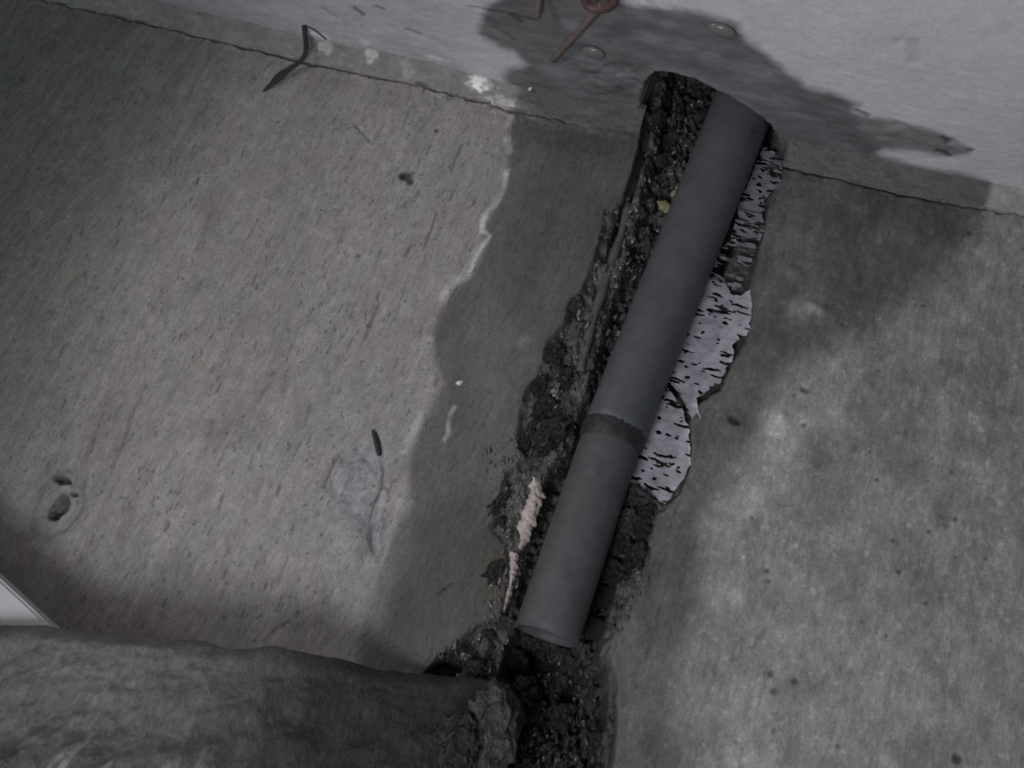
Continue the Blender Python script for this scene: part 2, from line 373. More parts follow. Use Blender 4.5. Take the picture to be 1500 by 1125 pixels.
# efflorescence lines at the edge of the stain
def effl(pl, wd, k, soft=1.0):
    global T
    d, pr = line_dist(X, Z, WP(pl), 0.03)
    fade = ss(0, 0.08, pr)*ss(1, 0.9, pr)*(0.65+0.5*fbm(X*70, Z*70, 83, 2))
    m_ = np.clip(ss(wd*PX*1.7*soft, 0.2*wd*PX, d+0.25*wob2)*fade, 0, 1)*k; 
    T = T*(1-m_[...,None]) + np.array([0.56,0.56,0.58])[None,None]*m_[...,None]
effl([(742,200),(744,212),(746,222),(742,226)], 6, 0.75)
effl([(744,245),(740,262),(736,282),(726,300),(712,313),(706,330),(708,343)], 4.5, 0.7)
effl([(716,308),(706,325),(705,340),(712,342),(717,346),(712,354),(704,364),(696,380),(690,395),(683,408)], 3.5, 1.0)
effl([(690,395),(683,405),(670,408),(655,422),(643,448)], 5, 0.45, 1.5)
effl([(617,600),(606,628),(598,648),(590,668)], 4, 0.7)
effl([(668,592),(660,607),(656,622),(657,636),(648,648)], 3, 0.7)
effl([(631,492),(628,502)], 6, 0.5)
effl([(752,168),(742,190)], 4, 0.5)
# scratches and form lines (darker, cut in)
def scratch(pl, wd, k=0.55, dp=0.0012):
    global dep
    d, pr = line_dist(X, Z, WP(pl), 0.02)
    m_ = ss(wd*PX*1.25, 0.1*wd*PX, d+0.12*wob2)*ss(0, 0.12, pr)*ss(1, 0.85, pr); dark(m_, k); dep += dp*m_
for pl, wd, k in [([(680,208),(668,232),(660,255)],2.5,.5),([(642,307),(632,335),(618,372)],2.5,.4),([(658,262),(640,300)],2,.7),([(604,356),(592,378)],2.5,.55),([(672,415),(664,430),(655,448)],2.5,.45),
    ([(556,440),(540,480),(532,502)],2.5,.5),([(170,555),(150,600),(142,625),(125,670),(112,690)],5,.78),([(218,552),(196,600),(180,650),(160,695)],3.5,.7),([(360,210),(352,232)],2.5,.6),
    ([(425,810),(405,860)],2.5,.6),([(310,300),(300,340),(285,372)],5,.82),([(600,400),(580,460),(560,500)],2.5,.75),([(522,440),(512,470)],2,.6),([(560,360),(548,400)],2.5,.7),
    ([(430,905),(400,925),(380,945)],2,.6),([(330,860),(318,890)],3,.75),([(312,612),(303,640)],6,.7),([(372,660),(365,690)],3,.7),([(488,860),(478,890)],2,.7),([(385,640),(378,660)],3,.7),
    ([(400,700),(388,735)],2,.72),([(455,590),(445,630)],2,.72),([(505,330),(492,372)],2,.72),([(470,400),(455,440)],2,.76),([(440,470),(425,515)],2,.76),([(600,160),(588,190)],3,.75),([(565,175),(545,215)],4,.8),
    ([(1180,620),(1175,625)],4,.4),([(1095,180),(1090,186)],3,.5),([(640,870),(665,852)],2.5,.45),([(660,690),(675,670)],2,.6),([(620,520),(606,556)],2,.75),([(585,520),(570,560)],2,.75)]:
    scratch(pl, wd, k)
rs = np.random.RandomState(5)
for i in range(170):                                       # short board-grain nicks over the left half
    px = rs.uniform(90, 700); py = rs.uniform(200, 900)
    if sd[np.argmin(abs(xs-W(px,py)[0])), np.argmin(abs(zs-W(px,py)[2]))] > 0.0: continue
    L = rs.uniform(6, 22); scratch([(px,py),(px-L*0.36,py+L*0.93)], rs.uniform(1.6,2.6), rs.uniform(0.5,0.75), 0.0012)
for i in range(40):                                        # small bug holes on the right half
    px = rs.uniform(1060, 1490); py = rs.uniform(400, 1110); c = W(px,py); r = rs.uniform(1.5,3.6)*PX
    d = np.hypot(X-c[0], Z-c[2]); m_ = ss(r*1.3, r*0.3, d); light = rs.rand() < 0.4
    if light: T *= (1+0.5*m_)[...,None]
    else: dark(m_, 0.45); dep += 0.0025*m_
for px,py,r,k in [(1075,616,7,.3),(1070,612,5,.4),(1082,619,4,.3),(1317,837,3,.25),(1182,573,5,.5),(1176,570,4,.5),(1262,857,2,.4),(1381,756,4,.6),(1389,770,4,.6),(1420,342,4,.45),(1164,998,5,.35),(1134,1012,5,.4),(1130,987,4,.4),(1402,1112,6,.3),(640,192,4,.4),(596,259,10,.25),(601,267,7,.25),(588,258,7,.25),(607,253,3,.6),(115,622,2,.4),(407,178,3,.5),(450,860,2,.5),(474,712,3,.4)]:
    c = W(px,py); d = np.hypot(X-c[0], (Z-c[2])) + 0.25*wob2; m_ = ss(r*PX*1.3, r*PX*0.5, d); dark(m_, k); dep += 0.002*m_
# raised round blister on the right of the film
for px,py,r in [(1162,398,13),(1190,447,9),(1205,455,10)]:
    c = W(px,py); d = np.hypot(X-c[0], Z-c[2]); dep -= 0.005*ss(r*PX*1.2, 0, d)
# faint old form mark
for pl in [[(335,268),(400,300),(480,350),(560,385)], [(200,705),(240,750),(290,805)]]:
    d, pr = line_dist(X, Z, WP(pl), 0.03); T *= (1+0.13*ss(3*PX, 0, d+0.5*wob2))[...,None]
# left low and far left: light falloff and shade painted in, slightly greenish
falloff = ss(W(150,600)[0], W(-40,600)[0], X + 0.12*(Z)*0.3 + wob)
T *= 1+falloff[...,None]*(np.array([0.70,0.79,0.73])-1)
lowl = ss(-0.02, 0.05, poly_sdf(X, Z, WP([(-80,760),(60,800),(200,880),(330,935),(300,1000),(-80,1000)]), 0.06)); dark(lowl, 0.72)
# spalled patch with a dark sliver in it
SP = WP([(547,632),(522,644),(500,662),(484,690),(473,712),(488,728),(500,748),(520,765),(535,795),(546,818),(556,822),(567,780),(566,720),(560,690),(562,668),(553,645)])
m_ = ss(-0.006, 0.016, poly_sdf(X, Z, SP, 0.04)+wob2*1.2+wob*0.5)
dep += m_*(0.006 + 0.006*fbm(X*60, Z*60, 91, 5, 0.6)); T = T*(1-0.6*m_[...,None]) + np.array([0.285,0.275,0.295])[None,None]*0.6*m_[...,None]*(1+0.35*fbm(X*80,Z*80,93,3))[...,None]
m2 = ss(-0.03, 0.02, poly_sdf(X, Z, WP([(470,710),(545,700),(560,830),(545,900),(500,890),(450,800)]), 0.05)+wob)
dep += m2*0.0022*fbm(X*60, Z*60, 97, 3); T = T*(1-0.35*m2[...,None]) + np.array([0.25,0.245,0.255])[None,None]*0.35*m2[...,None]
scratch([(554,664),(560,690),(558,712),(546,735),(539,760),(542,790),(547,815)], 3, .5, 0.003)
scratch([(500,660),(484,688),(473,712)], 2.2, .45, 0.002)
d, pr = line_dist(X, Z, WP([(562,722),(557,750),(551,790)]), 0.03); mm = ss(9*PX, 4*PX, d+wob2*0.5); dep -= 0.006*mm; T *= (1+0.15*mm)[...,None]
# scuffed star near the top
m_ = ss(34*PX, 8*PX, np.hypot(X-W(530,192)[0], Z-W(530,192)[2])+1.2*wob); dep += 0.003*m_*fbm(X*90, Z*90, 99, 3); T *= (1+0.12*m_)[...,None]
scratch([(516,178),(530,195),(546,212)], 2, .45, 0.002); scratch([(505,190),(520,185),(530,196)], 1.6, .6)
# tie hole at the lower left: dished oval, two openings and a chipped lip
c = W(84, 738); ux, uz = X-c[0], Z-c[2]
e = np.hypot(ux/(40*PX), (uz)/(62*PX)) + 0.14*fbm(X*40, Z*40, 101, 3)
m_ = ss(1.05, 0.75, e); dep += 0.006*m_; dark(ss(1.15,0.8,e)*ss(0.55,0.95,e), 0.8)
dep += 0.004*ss(0.8,0.5,e)*fbm(X*60,Z*60,103,3)
for (px,py,a,b,dd) in [(83,741,11.5,19,0.028),(88,702,12,5.5,0.014),(105,722,5,2.5,0.008)]:
    c = W(px,py); e2 = np.hypot((X-c[0])/(a*PX), (Z-c[2])/(b*PX)) + 0.10*fbm(X*120,Z*120,105,2)
    m_ = ss(1.12, 0.9, e2); dep += dd*m_; dark(ss(1.45,1.0,e2), 0.55)
c = W(94, 716); e3 = np.hypot((X-c[0])/(15*PX), (Z-c[2])/(10*PX))+0.25*fbm(X*90,Z*90,107,2); m_ = ss(1.1, 0.6, e3)*(e2 > 1.1); dep -= 0.005*m_; T *= (1+0.2*m_)[...,None]
# the chase itself
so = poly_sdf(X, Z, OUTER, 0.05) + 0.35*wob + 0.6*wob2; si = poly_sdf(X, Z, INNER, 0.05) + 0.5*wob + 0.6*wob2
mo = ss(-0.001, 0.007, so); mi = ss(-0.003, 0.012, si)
rough = fbm(X*70, Z*55, 111, 5, 0.62); rough2 = fbm(X*190, Z*150, 113, 3, 0.6); chunk = fbm(X*34, Z*24, 117, 3, 0.5)
lowc = ss(W(760,900)[2], W(760,1000)[2], Z)
xr = ss(0.0, 0.03, X-np.interp(Z, [W(805,935)[2], W(900,640)[2], W(1075,165)[2]], [W(805,935)[0], W(900,640)[0], W(1075,165)[0]]))*(Z > W(960,730)[2])
dep += mo*(0.010 + 0.010*rough + 0.004*rough2 + 0.014*chunk*(1-xr)) + mi*(0.030 + 0.010*rough + 0.006*rough2)*(1+0.8*lowc) + mo*lowc*0.02
dep -= mo*xr*(0.006*rough+0.003*rough2 - 0.002)             # flatter bed under the silver film
mcol = np.array([0.068,0.066,0.062])
var = (1+0.6*rough + 0.5*rough2 - 0.5*chunk)
mo_l = mo[...,None]
T = T*(1-mo_l) + (mcol[None,None]*var[...,None])*mo_l
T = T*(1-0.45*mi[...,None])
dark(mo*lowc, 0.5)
wet = np.maximum(wet*(1-mo), mo*0.8)
# softened lip left of the chase
lip = ss(-0.02, 0.0, so)*(1-mo); dark(lip, 0.86)
# dark groove just left of the gap, from the ceiling downward
d, pr = line_dist(X, Z, GROOVE, 0.03); m_ = ss(0.008, 0.003, d+0.3*wob2)*ss(1,0.7,pr); dep += 0.018*m_; dark(m_, 0.35)
# greenish-grey slab shard low on the left side of the chase
m_ = ss(-0.001,0.003, poly_sdf(X, Z, WP([(738,692),(748,720),(744,745),(722,765),(712,768),(722,735)]), 0.03)+wob2*0.5)
T = T*(1-m_[...,None]) + np.array([0.10,0.105,0.11])[None,None]*m_[...,None]; dep -= 0.004*m_
# brown muddy tint low left
m_ = ss(-0.02,0.03, poly_sdf(X, Z, WP([(690,790),(760,740),(740,900),(680,900)]), 0.05)+wob); T *= 1+m_[...,None]*(np.array([0.8,0.76,0.66])-1)
V = np.stack([X, dep, Z], -1)
GR = np.clip((1-0.85*rgt)*(1-0.55*st), 0, 1)*(1-mo)
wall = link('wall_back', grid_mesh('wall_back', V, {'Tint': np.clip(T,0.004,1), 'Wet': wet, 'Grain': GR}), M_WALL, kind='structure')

# height of the wall surface anywhere (used to seat things on it)
def wall_y(x, z):
    i = int(np.clip(np.searchsorted(xs, x), 0, len(xs)-1)); j = int(np.clip(np.searchsorted(zs, z), 0, len(zs)-1)); return float(dep[i, j])

# ------------------------------------------------------------------ the ceiling slab
cx = np.arange(xs[0], xs[-1], 0.0032)
cy = np.r_[-0.22-0.62-np.arange(1,40)[::-1]*0.012, -0.22-np.arange(1,130)[::-1]*0.0048, np.arange(-0.22, 0.012, 0.0022)]
CX, CY = np.meshgrid(cx, cy, indexing='ij')
near = ss(-0.16, 0.0, CY)
CZ = HC + (zj(CX)+BAND-HC)*near
cw = 0.012*fbm(CX*16, CY*30, 131, 4); cw2 = 0.005*fbm(CX*70, CY*110, 133, 3)
CZ -= 0.003*fbm(CX*9, CY*9, 135, 3) + 0.0006*fbm(CX*60, CY*160, 137, 3)
CT = np.array([0.50,0.49,0.515])[None,None]*(1 + 0.05*fbm(CX*9, CY*20, 139, 4) + 0.03*fbm(CX*45, CY*110, 141, 3))[...,None]
CW = np.zeros_like(CX)
cfalloff = ss(W(420,40)[0], W(40,0)[0], CX + 0.3*cw*3); CT *= 1+cfalloff[...,None]*(np.array([0.52,0.58,0.55])-1)  # far-left light falloff painted into the slab colour, greenish
# darker, browner slab on the left half
lf = ss(W(900,150)[0], W(560,80)[0], CX+CY*0.4+cw*3); CT *= 1+lf[...,None]*(np.array([0.74,0.735,0.725])-1); CT *= (1+lf*(0.16*fbm(CX*22,CY*75,161,4,0.6)+0.08*fbm(CX*70,CY*240,163,3)))[...,None]
CST = CP([(700,30),(712,8),(735,-10),(800,-20),(880,-8),(930,4),(985,8),(1035,18),(1082,34),(1100,58),(1135,82),(1160,104),(1185,122),(1235,140),(1262,152),(1250,166),(1300,178),(1345,186),(1392,198),(1405,212),(1420,226),(1380,232),(1320,222),(1300,220),(1292,226),(1340,240),(1400,250),(1450,262),(1450,285),(1480,330),(900,330),(700,250),(745,166),(752,140),(732,110),(742,98),(765,92),(752,78),(720,66),(695,50)])
sc_ = poly_sdf(CX, CY, CST, 0.08) + 0.6*cw + 0.8*cw2
m_ = ss(-0.006, 0.014, sc_)
tone = 0.26*(1 + 0.22*fbm(CX*18, CY*40, 143, 4) + 0.30*fbm(CX*30, CY*110, 144, 4, 0.6))
def cdark(mask, k):
    global CT
    CT = CT*(1-(1-k)*mask)[...,None]
CT = CT*(1-m_*(1-tone))[...,None]; CW = np.maximum(CW, m_*0.55)
# paler drained islands inside the wet patch
for px,py,a,b,k in [(1105,105,34,12,1.35),(985,62,60,9,1.25),(950,30,50,9,1.3),(1060,90,40,7,1.2),(880,60,30,9,1.35),(1150,150,26,6,1.3),(840,40,22,7,1.25),(905,110,30,7,1.25),(1180,172,30,4,1.35),(1100,140,30,4,1.25),(820,105,36,9,1.3),(975,15,50,6,1.3)]:
    c = Cp(px,py); u = 1/1.35*1000
    ex = np.hypot((CX-c[0])/(a*PX*1.1), (CY-c[1])/(b*PX*1.9)) + 0.5*fbm(CX*40, CY*70, 145, 3)
    CT *= (1+(k-1)*ss(1.2,0.4,ex))[...,None]
# peeling patch with dark cracks to the right
m_ = ss(-0.003,0.006, poly_sdf(CX, CY, CP([(1255,172),(1300,170),(1350,182),(1400,200),(1432,222),(1395,232),(1350,222),(1300,212),(1262,196)]), 0.05)+cw2)
CT = CT*(1-0.75*m_[...,None]) + (np.array([0.19,0.185,0.185])[None,None]*(1+0.4*fbm(CX*70,CY*140,147,3))[...,None])*0.75*m_[...,None]; CZ -= 0.002*m_*fbm(CX*60,CY*90,149,3)
def cline(pl, wd, k, dz=0.002):
    global CZ
    d, pr = line_dist(CX, CY, CP(pl), 0.03); m_ = ss(wd*PX*1.4, 0.3*wd*PX, d+0.3*cw2)*ss(0,0.1,pr)*ss(1,0.9,pr); cdark(m_, k); CZ += dz*m_
for pl, wd, k in [([(1378,198),(1388,206),(1382,212)],4,.4),([(1368,220),(1382,224),(1394,231)],4,.3),([(1415,220),(1425,221)],5,.5),([(1252,162),(1275,172)],4,.5),([(516,10),(535,24)],4,.4),([(548,8),(565,15)],3,.5),([(590,42),(620,52)],3,.6),([(745,22),(768,34)],4,.45),([(680,10),(745,20),(800,35)],3,.7),([(1335,55),(1340,75),(1338,95)],9,.88),([(1310,62),(1325,58)],5,.92),([(720,40),(760,62)],3,.7),([(700,50),(735,62)],3,.75),([(470,12),(495,28)],3,.7)]:
    cline(pl, wd, k)
for px,py,a,b in [(536,77,12,6),(470,66,20,6),(448,60,14,5),(640,100,22,5)]:    # white scabs on the left half
    c = Cp(px,py-14); ex = np.hypot((CX-c[0])/(a*PX), (CY-c[1])/(b*PX*1.5)) + 0.5*fbm(CX*80,CY*120,151,3); CT *= (1+0.45*ss(1.2,0.4,ex))[...,None]
# opening in the slab where the pipe goes up
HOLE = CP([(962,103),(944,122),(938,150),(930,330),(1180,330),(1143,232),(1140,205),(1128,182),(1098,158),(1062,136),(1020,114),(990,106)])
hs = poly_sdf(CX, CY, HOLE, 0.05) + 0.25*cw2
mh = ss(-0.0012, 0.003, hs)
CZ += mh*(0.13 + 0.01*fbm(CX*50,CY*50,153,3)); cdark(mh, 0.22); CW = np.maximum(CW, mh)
CZ -= 0.004*ss(-0.012, -0.001, hs)*(1-mh)*(0.7+0.5*fbm(CX*80,CY*80,155,2))       # slightly swollen lip
CT *= (1+0.35*ss(-0.006, -0.002, hs)*(1-mh))[...,None]
# crumpled plaster left of the opening
m_ = ss(-0.01,0.012, poly_sdf(CX, CY, CP([(830,85),(900,88),(965,98),(945,120),(940,150),(890,150),(850,120)]), 0.05)+cw)*(1-mh)
CZ += m_*0.006*fbm(CX*45, CY*75, 157, 4, 0.6); CT *= (1+0.25*m_*fbm(CX*60,CY*110,159,3))[...,None]
CV = np.stack([CX, CY, CZ], -1)
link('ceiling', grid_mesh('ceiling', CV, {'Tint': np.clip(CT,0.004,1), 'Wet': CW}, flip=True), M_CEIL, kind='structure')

# ------------------------------------------------------------------ the strip between wall top and slab (two runs, either side of the pipe)
def band(name, xa, xb, seed, left):
    bx = np.arange(xa, xb, 0.0018); t = np.linspace(0, 1, 34)
    BX, Tt = np.meshgrid(bx, t, indexing='ij')
    BZ = zj(BX) + 0.001 + (BAND+0.006)*Tt
    bulge = np.sin(np.clip(Tt,0,1)*math.pi)**0.6
    BY = 0.004 - 0.004*ss(0,0.1,Tt) - 0.020*Tt**1.4 - 0.002*bulge + 0.0022*fbm(BX*40, Tt*3, seed, 4) - 0.0012*fbm(BX*120, Tt*9, seed+5, 3)
    xg = (BX-W(760,150)[0])
    if left:
        s = ss(W(738,150)[0], W(775,150)[0], BX+0.01*fbm(BX*40,Tt*3,seed+9,3))
        col = np.array([0.24,0.237,0.23])
        k = 1-(1-0.36)*s
        BT = col[None,None]*(k*(1+0.18*fbm(BX*30, Tt*4, seed+11, 4)+0.12*fbm(BX*120, Tt*10, seed+12, 3)))[...,None]
        # white scabs of lime on the strip
        for px, w_, kk, tc in [(470,18,0.9,0.6),(536,12,1.1,0.75),(590,14,0.4,0.5),(700,26,1.0,0.6),(690,20,0.9,0.5),(735,30,0.8,0.1),(760,24,0.6,0.12),(1080,20,0.3,0.5)]:
            c = W(px,150)[0]
            c = W(px, float(np.interp(px,[p[0] for p in JOINT],[p[1] for p in JOINT])))[0]
            ex = np.hypot((BX-c)/(w_*PX), (Tt-tc)/0.32)+0.7*fbm(BX*110,Tt*7,seed+13,3); BT *= (1+kk*ss(1.15,0.5,ex))[...,None]
        wetb = s*0.6
    else:
        s = 1-ss(W(1440,280)[0], W(1455,280)[0], BX+0.004*fbm(BX*60,Tt*4,seed+9,2))
        BT = np.array([0.30,0.295,0.285])[None,None]*((1-(1-0.36)*s)*(1+0.2*fbm(BX*30, Tt*4, seed+11, 4)))[...,None]
        wetb = s*0.6
    BV = np.stack([BX, BY, BZ], -1)
    return link(name, grid_mesh(name, BV, {'Tint': np.clip(BT,0.004,1), 'Wet': wetb}), M_BAND, kind='structure')
band('trim_1', xs[0], W(940,190)[0], 201, True)
band('trim_2', W(1146,240)[0], xs[-1], 231, False)

# ------------------------------------------------------------------ rough ledge in front of the wall foot
EL = [(-120,915),(0,918),(85,922),(160,925),(260,935),(350,946),(430,958),(520,972),(600,985),(680,992),(735,1002),(760,1030),(768,1060)]
epx = np.arange(-120, 768.5, 1.6); epy = np.interp(epx, [p[0] for p in EL], [p[1] for p in EL])
ye = -0.13*(1-ss(330, 700, epx)) - 0.006
ed = np.array([W(a_, b_, c_) for a_, b_, c_ in zip(epx, epy, ye)])
ls = np.r_[-np.linspace(0.5, 0.03, 10), np.linspace(0, 1, 150)]
LP, LS = np.meshgrid(epx, ls, indexing='ij'); nl = len(ls)
E = np.repeat(ed[:,None,:], nl, 1); LX = E[...,0].copy(); pos = np.clip(LS, 0, 1); neg = np.clip(-LS*2, 0, 1)
rt = ss(768, 640, LP)
ln = fbm(LX*13, LS*6, 301, 5); ln2 = fbm(LX*55, LS*12, 303, 4); ln3 = fbm(LX*42, LS*3.0, 305, 3)
LZ = E[...,2] - 0.30*pos + 0.004*neg + 0.007*fbm(LX*20, LS*0, 307, 5)*ss(0.10,0,pos)
fr = 0.016*np.sin(np.clip(pos/0.07,0,1)*math.pi/2) + 0.10*pos
LY = E[...,1] - fr*(0.3+0.7*rt) - (0.020*ln + 0.006*ln2*ss(0,0.3,pos) + 0.020*ln3*ss(0.3,0.75,pos))*ss(-0.02,0.1,pos)
LY = LY*(1-neg) + 0.02*neg + 0.5*ss(730,768,LP)*0.08*pos
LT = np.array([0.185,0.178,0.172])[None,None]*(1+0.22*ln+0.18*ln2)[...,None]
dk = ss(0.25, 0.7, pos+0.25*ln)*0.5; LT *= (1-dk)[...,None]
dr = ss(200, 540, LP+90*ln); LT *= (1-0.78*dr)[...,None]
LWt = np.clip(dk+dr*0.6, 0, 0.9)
LT = LT*(1+1.6*ss(0.3,0.55,fbm(LX*75, LS*6, 309, 3))*ss(0.33,0.5,pos)*(1-0.4*dr))[...,None]  # wet glints low on the ledge, painted as lighter streaks
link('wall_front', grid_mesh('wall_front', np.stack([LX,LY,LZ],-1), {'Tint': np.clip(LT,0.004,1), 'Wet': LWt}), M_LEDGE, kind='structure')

# ------------------------------------------------------------------ pale board at the lower left corner
def prism(name, pts2, y0, y1, material, parent=None, bevel=0.0, **kw):
    bm = bmesh.new()
    a = [bm.verts.new((p[0], y0, p[1])) for p in pts2]; b = [bm.verts.new((p[0], y1, p[1])) for p in pts2]
    bm.faces.new(a); bm.faces.new(b[::-1]); n = len(a)
    for i in range(n): bm.faces.new((a[i], b[i], b[(i+1)%n], a[(i+1)%n]))
    bmesh.ops.recalc_face_normals(bm, faces=bm.faces)
    if bevel: bmesh.ops.bevel(bm, geom=list(bm.edges), offset=bevel, segments=2, affect='EDGES')
    me = bpy.data.meshes.new(name); bm.to_mesh(me); bm.free(); return link(name, me, material, parent, **kw)
yb = -0.115
prism('board', [(W(px,py,yb)[0], W(px,py,yb)[2]) for px,py in [(-160,705),(0,848),(84,926),(110,975),(60,1050),(-160,1050)]], yb, yb+0.03, M_PALE, bevel=0.003,
      label='pale smooth board with a diagonal edge in the lower left corner, above the rough ledge', cat='board')

# ------------------------------------------------------------------ drain pipe
pb = W(800,932,-0.022); pm = W(897,640,-0.020); pt = W(1074,193,-0.026)
dirn = (pt-pm)/np.linalg.norm(pt-pm); ptop = pt + dirn*0.14
pipe = thing('drain_pipe', 'dark grey plastic drain pipe running up the open chase into the slab', 'pipe', tuple(pb))
def rel(P): return [np.array(p)-pb for p in P]
ud = (pb-pm)/np.linalg.norm(pb-pm)
up = resample([pm, ptop], 30)
o = link('pipe_section', tube_mesh('upper_pipe', rel(up), list(np.linspace(0.0405, 0.0455, 30)), 64, inner=0.004), M_PIPE, pipe, label='upper smooth dark grey length of pipe')
lo = resample([pb, pm+ (-ud)*0.01], 26)
rl = [0.0392-0.0006*i/25 for i in range(26)]; rl[0] = 0.0385
o = link('pipe_section', tube_mesh('lower_pipe', rel(lo), rl, 64, inner=0.0035, wob=0.003, seed=4), M_PIPE_LOW, pipe, label='lower dusty length of pipe with an open end')
cp_ = resample([pm+ud*0.013, pm-ud*0.012], 8)
link('joint_collar', tube_mesh('joint_collar', rel(cp_), [0.0395,0.0408,0.0414,0.0417,0.0418,0.0417,0.0414,0.0408], 64, wob=0.012, caps=False, seed=9), M_COLLAR, pipe, label='dirty dark joint collar')
# mortar speck on the pipe
sp = rock_mesh('mortar_speck', 2, 3)
c = W(1099,200,-0.07); o = link('mortar_speck', sp, M_LUMP, pipe); o.location = Vector(c-pb); o.scale = (0.0035,0.003,0.003)

# ------------------------------------------------------------------ torn silver film right of the pipe
def film(pl, y_off, dens, seed, label, extra=None, ragged=1.0, material=None):
    P = WP(pl); P = np.array(P); st_ = 0.00085
    fx = np.arange(P[:,0].min()-0.004, P[:,0].max()+0.004, st_); fz = np.arange(P[:,1].min()-0.004, P[:,1].max()+0.004, st_)
    FX, FZ = np.meshgrid(fx, fz, indexing='ij')
    s = poly_sdf(FX, FZ, P, 0.03) + 0.0022*ragged*fbm(FX*140, FZ*140, seed, 3) + 0.003*ragged*fbm(FX*45, FZ*90, seed+3, 3)
    ok = s > 0
    rr = np.random.RandomState(seed)
    for _ in range(int(dens*len(P)*1.0)):                  # horizontal tears
        ax = rr.uniform(fx[0], fx[-1]); az = rr.uniform(fz[0], fz[-1]); L = 0.003+0.028*rr.rand()**2.2; n = 7
        tx = ax+np.linspace(0, L, n); tz = az + np.cumsum(rr.uniform(-0.0013, 0.0013, n)) + np.linspace(0, L*0.02, n)
        d, pr = line_dist(FX, FZ, np.stack([tx,tz],1), 0.004)
        ok &= ~(d < (0.0003+0.0010*rr.rand())*(0.45+np.sin(pr*math.pi)))
    hole = fbm(FX*70, FZ*210, seed+7, 3)
    ok &= hole < (0.5 if extra is None else extra)
    FY = np.full(FX.shape, y_off) + 0.0015*fbm(FX*40, FZ*40, seed+9, 3) + 0.0005*fbm(FX*160, FZ*160, seed+11, 2)
    FY += -0.0012*ss(0.004, 0, s)
    keep = ok[:-1,:-1] & ok[1:,:-1] & ok[:-1,1:] & ok[1:,1:]
    c = P.mean(0)
    me = grid_mesh('torn_film', np.stack([FX-c[0], FY-y_off, FZ-c[1]], -1), None, keep=keep)
    o = link('torn_film', me, material or M_FOIL, None, label=label, cat='film', group='torn silver film beside the pipe')
    o.location = (c[0], y_off, c[1])
    so_ = o.modifiers.new('thickness', 'SOLIDIFY'); so_.thickness = 0.0006
    return o
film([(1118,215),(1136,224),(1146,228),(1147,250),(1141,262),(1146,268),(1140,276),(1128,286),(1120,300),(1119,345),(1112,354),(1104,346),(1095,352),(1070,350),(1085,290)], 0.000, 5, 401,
     'small torn silver scrap high beside the pipe top', extra=0.45, material=M_FOIL_SHADE)
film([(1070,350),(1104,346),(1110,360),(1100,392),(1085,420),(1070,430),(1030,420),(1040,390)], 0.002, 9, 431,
     'shredded shaded silver film between the high scrap and the broad sheet', extra=0.12, ragged=1.8, material=M_FOIL_SHADE)
film([(1025,410),(1062,412),(1072,432),(1086,431),(1099,424),(1101,445),(1098,468),(1101,482),(1092,494),(1080,490),(1086,498),(1076,506),(1072,524),(1064,540),(1056,560),(1036,574),(1021,584),(1024,598),(1026,612),(1017,620),(1010,608),(1000,590),(990,570),(972,548),(960,540),(990,470)], 0.000, 2.4, 461,
     'broad silver sheet with horizontal tears beside the middle of the pipe', extra=0.62)
film([(968,556),(984,572),(998,592),(1008,622),(1013,650),(1011,680),(1001,702),(988,722),(974,737),(950,722),(935,714),(915,718),(925,670)], 0.001, 4.5, 491,
     'lowest silver sheet with rounded right edge beside the pipe joint', extra=0.62)

# ------------------------------------------------------------------ muddy thin rod lying in the chase
rp = [W(*p, yy) for p, yy in [((922,300),0.012),((910,345),0.011),((893,395),0.012),((882,430),0.010),((868,470),0.009),((858,510),0.008),((850,545),0.012)]]
r0 = rp[-1]
rod = link('rod', tube_mesh('rod', [np.array(q)-r0 for q in smooth_path(rp, 24)], [0.0062+0.0012*math.sin(i*1.1) for i in range(24)], 14, wob=0.05), M_CONDUIT, None,
           label='thin mud-coated rod running down the chase left of the pipe', cat='rod'); rod.location = Vector(r0)

# ------------------------------------------------------------------ wet aggregate showing in the chase
protos = [rock_mesh('stone_%s' % n, 1, s, 0.3) for n, s in zip('abcdef', (3,5,8,13,21,34))]
rs = np.random.RandomState(77); 
def mass(name, n, regions, rmin, rmax, material, seed, out=0.3):
    """many tiny stones joined in one mesh, seated in the broken face"""
    rr = np.random.RandomState(seed); vs = []; fs = []; k = 0
    data = []
    for me in protos:
        v = np.array([x.co[:] for x in me.vertices]); f = np.array([list(q.vertices) for q in me.polygons]); data.append((v, f))
    tot = 0
    for pl, w_ in regions:
        P = np.array(pl, float); c = 0
        mn, mx = P.min(0), P.max(0)
        while c < n*w_:
            q = rr.uniform(mn, mx, (200, 2)); s = poly_sdf(q[:,0], q[:,1], P, 1.0); q = q[s > 1]
            for px, py in q:
                if c >= n*w_: break
                p0 = W(px, py); x_, z_ = p0[0], p0[2]; y_ = wall_y(x_, z_)
                p1 = W(px, py, y_); y_ = wall_y(p1[0], p1[2])
                r = rmin+(rmax-rmin)*rr.rand()**2
                v, f = data[rr.randint(len(data))]
                a = rr.uniform(-0.7, 0.7); ca_, sa = math.cos(a), math.sin(a)
                vv = v*r*rr.uniform(0.5,1.1,3)*np.array([0.8,0.8,1.5]); vv = np.stack([vv[:,0]*ca_-vv[:,2]*sa, vv[:,1], vv[:,0]*sa+vv[:,2]*ca_], 1)
                vs.append(vv+np.array([p1[0], y_-r*out, p1[2]])); fs.append(f+k); k += len(v); c += 1
    vs = np.concatenate(vs); fs = np.concatenate(fs)
    me = bpy.data.meshes.new(name); me.from_pydata(vs.tolist(), [], fs.tolist()); me.update()
    return link(name, me, material, wall, kind='stuff')
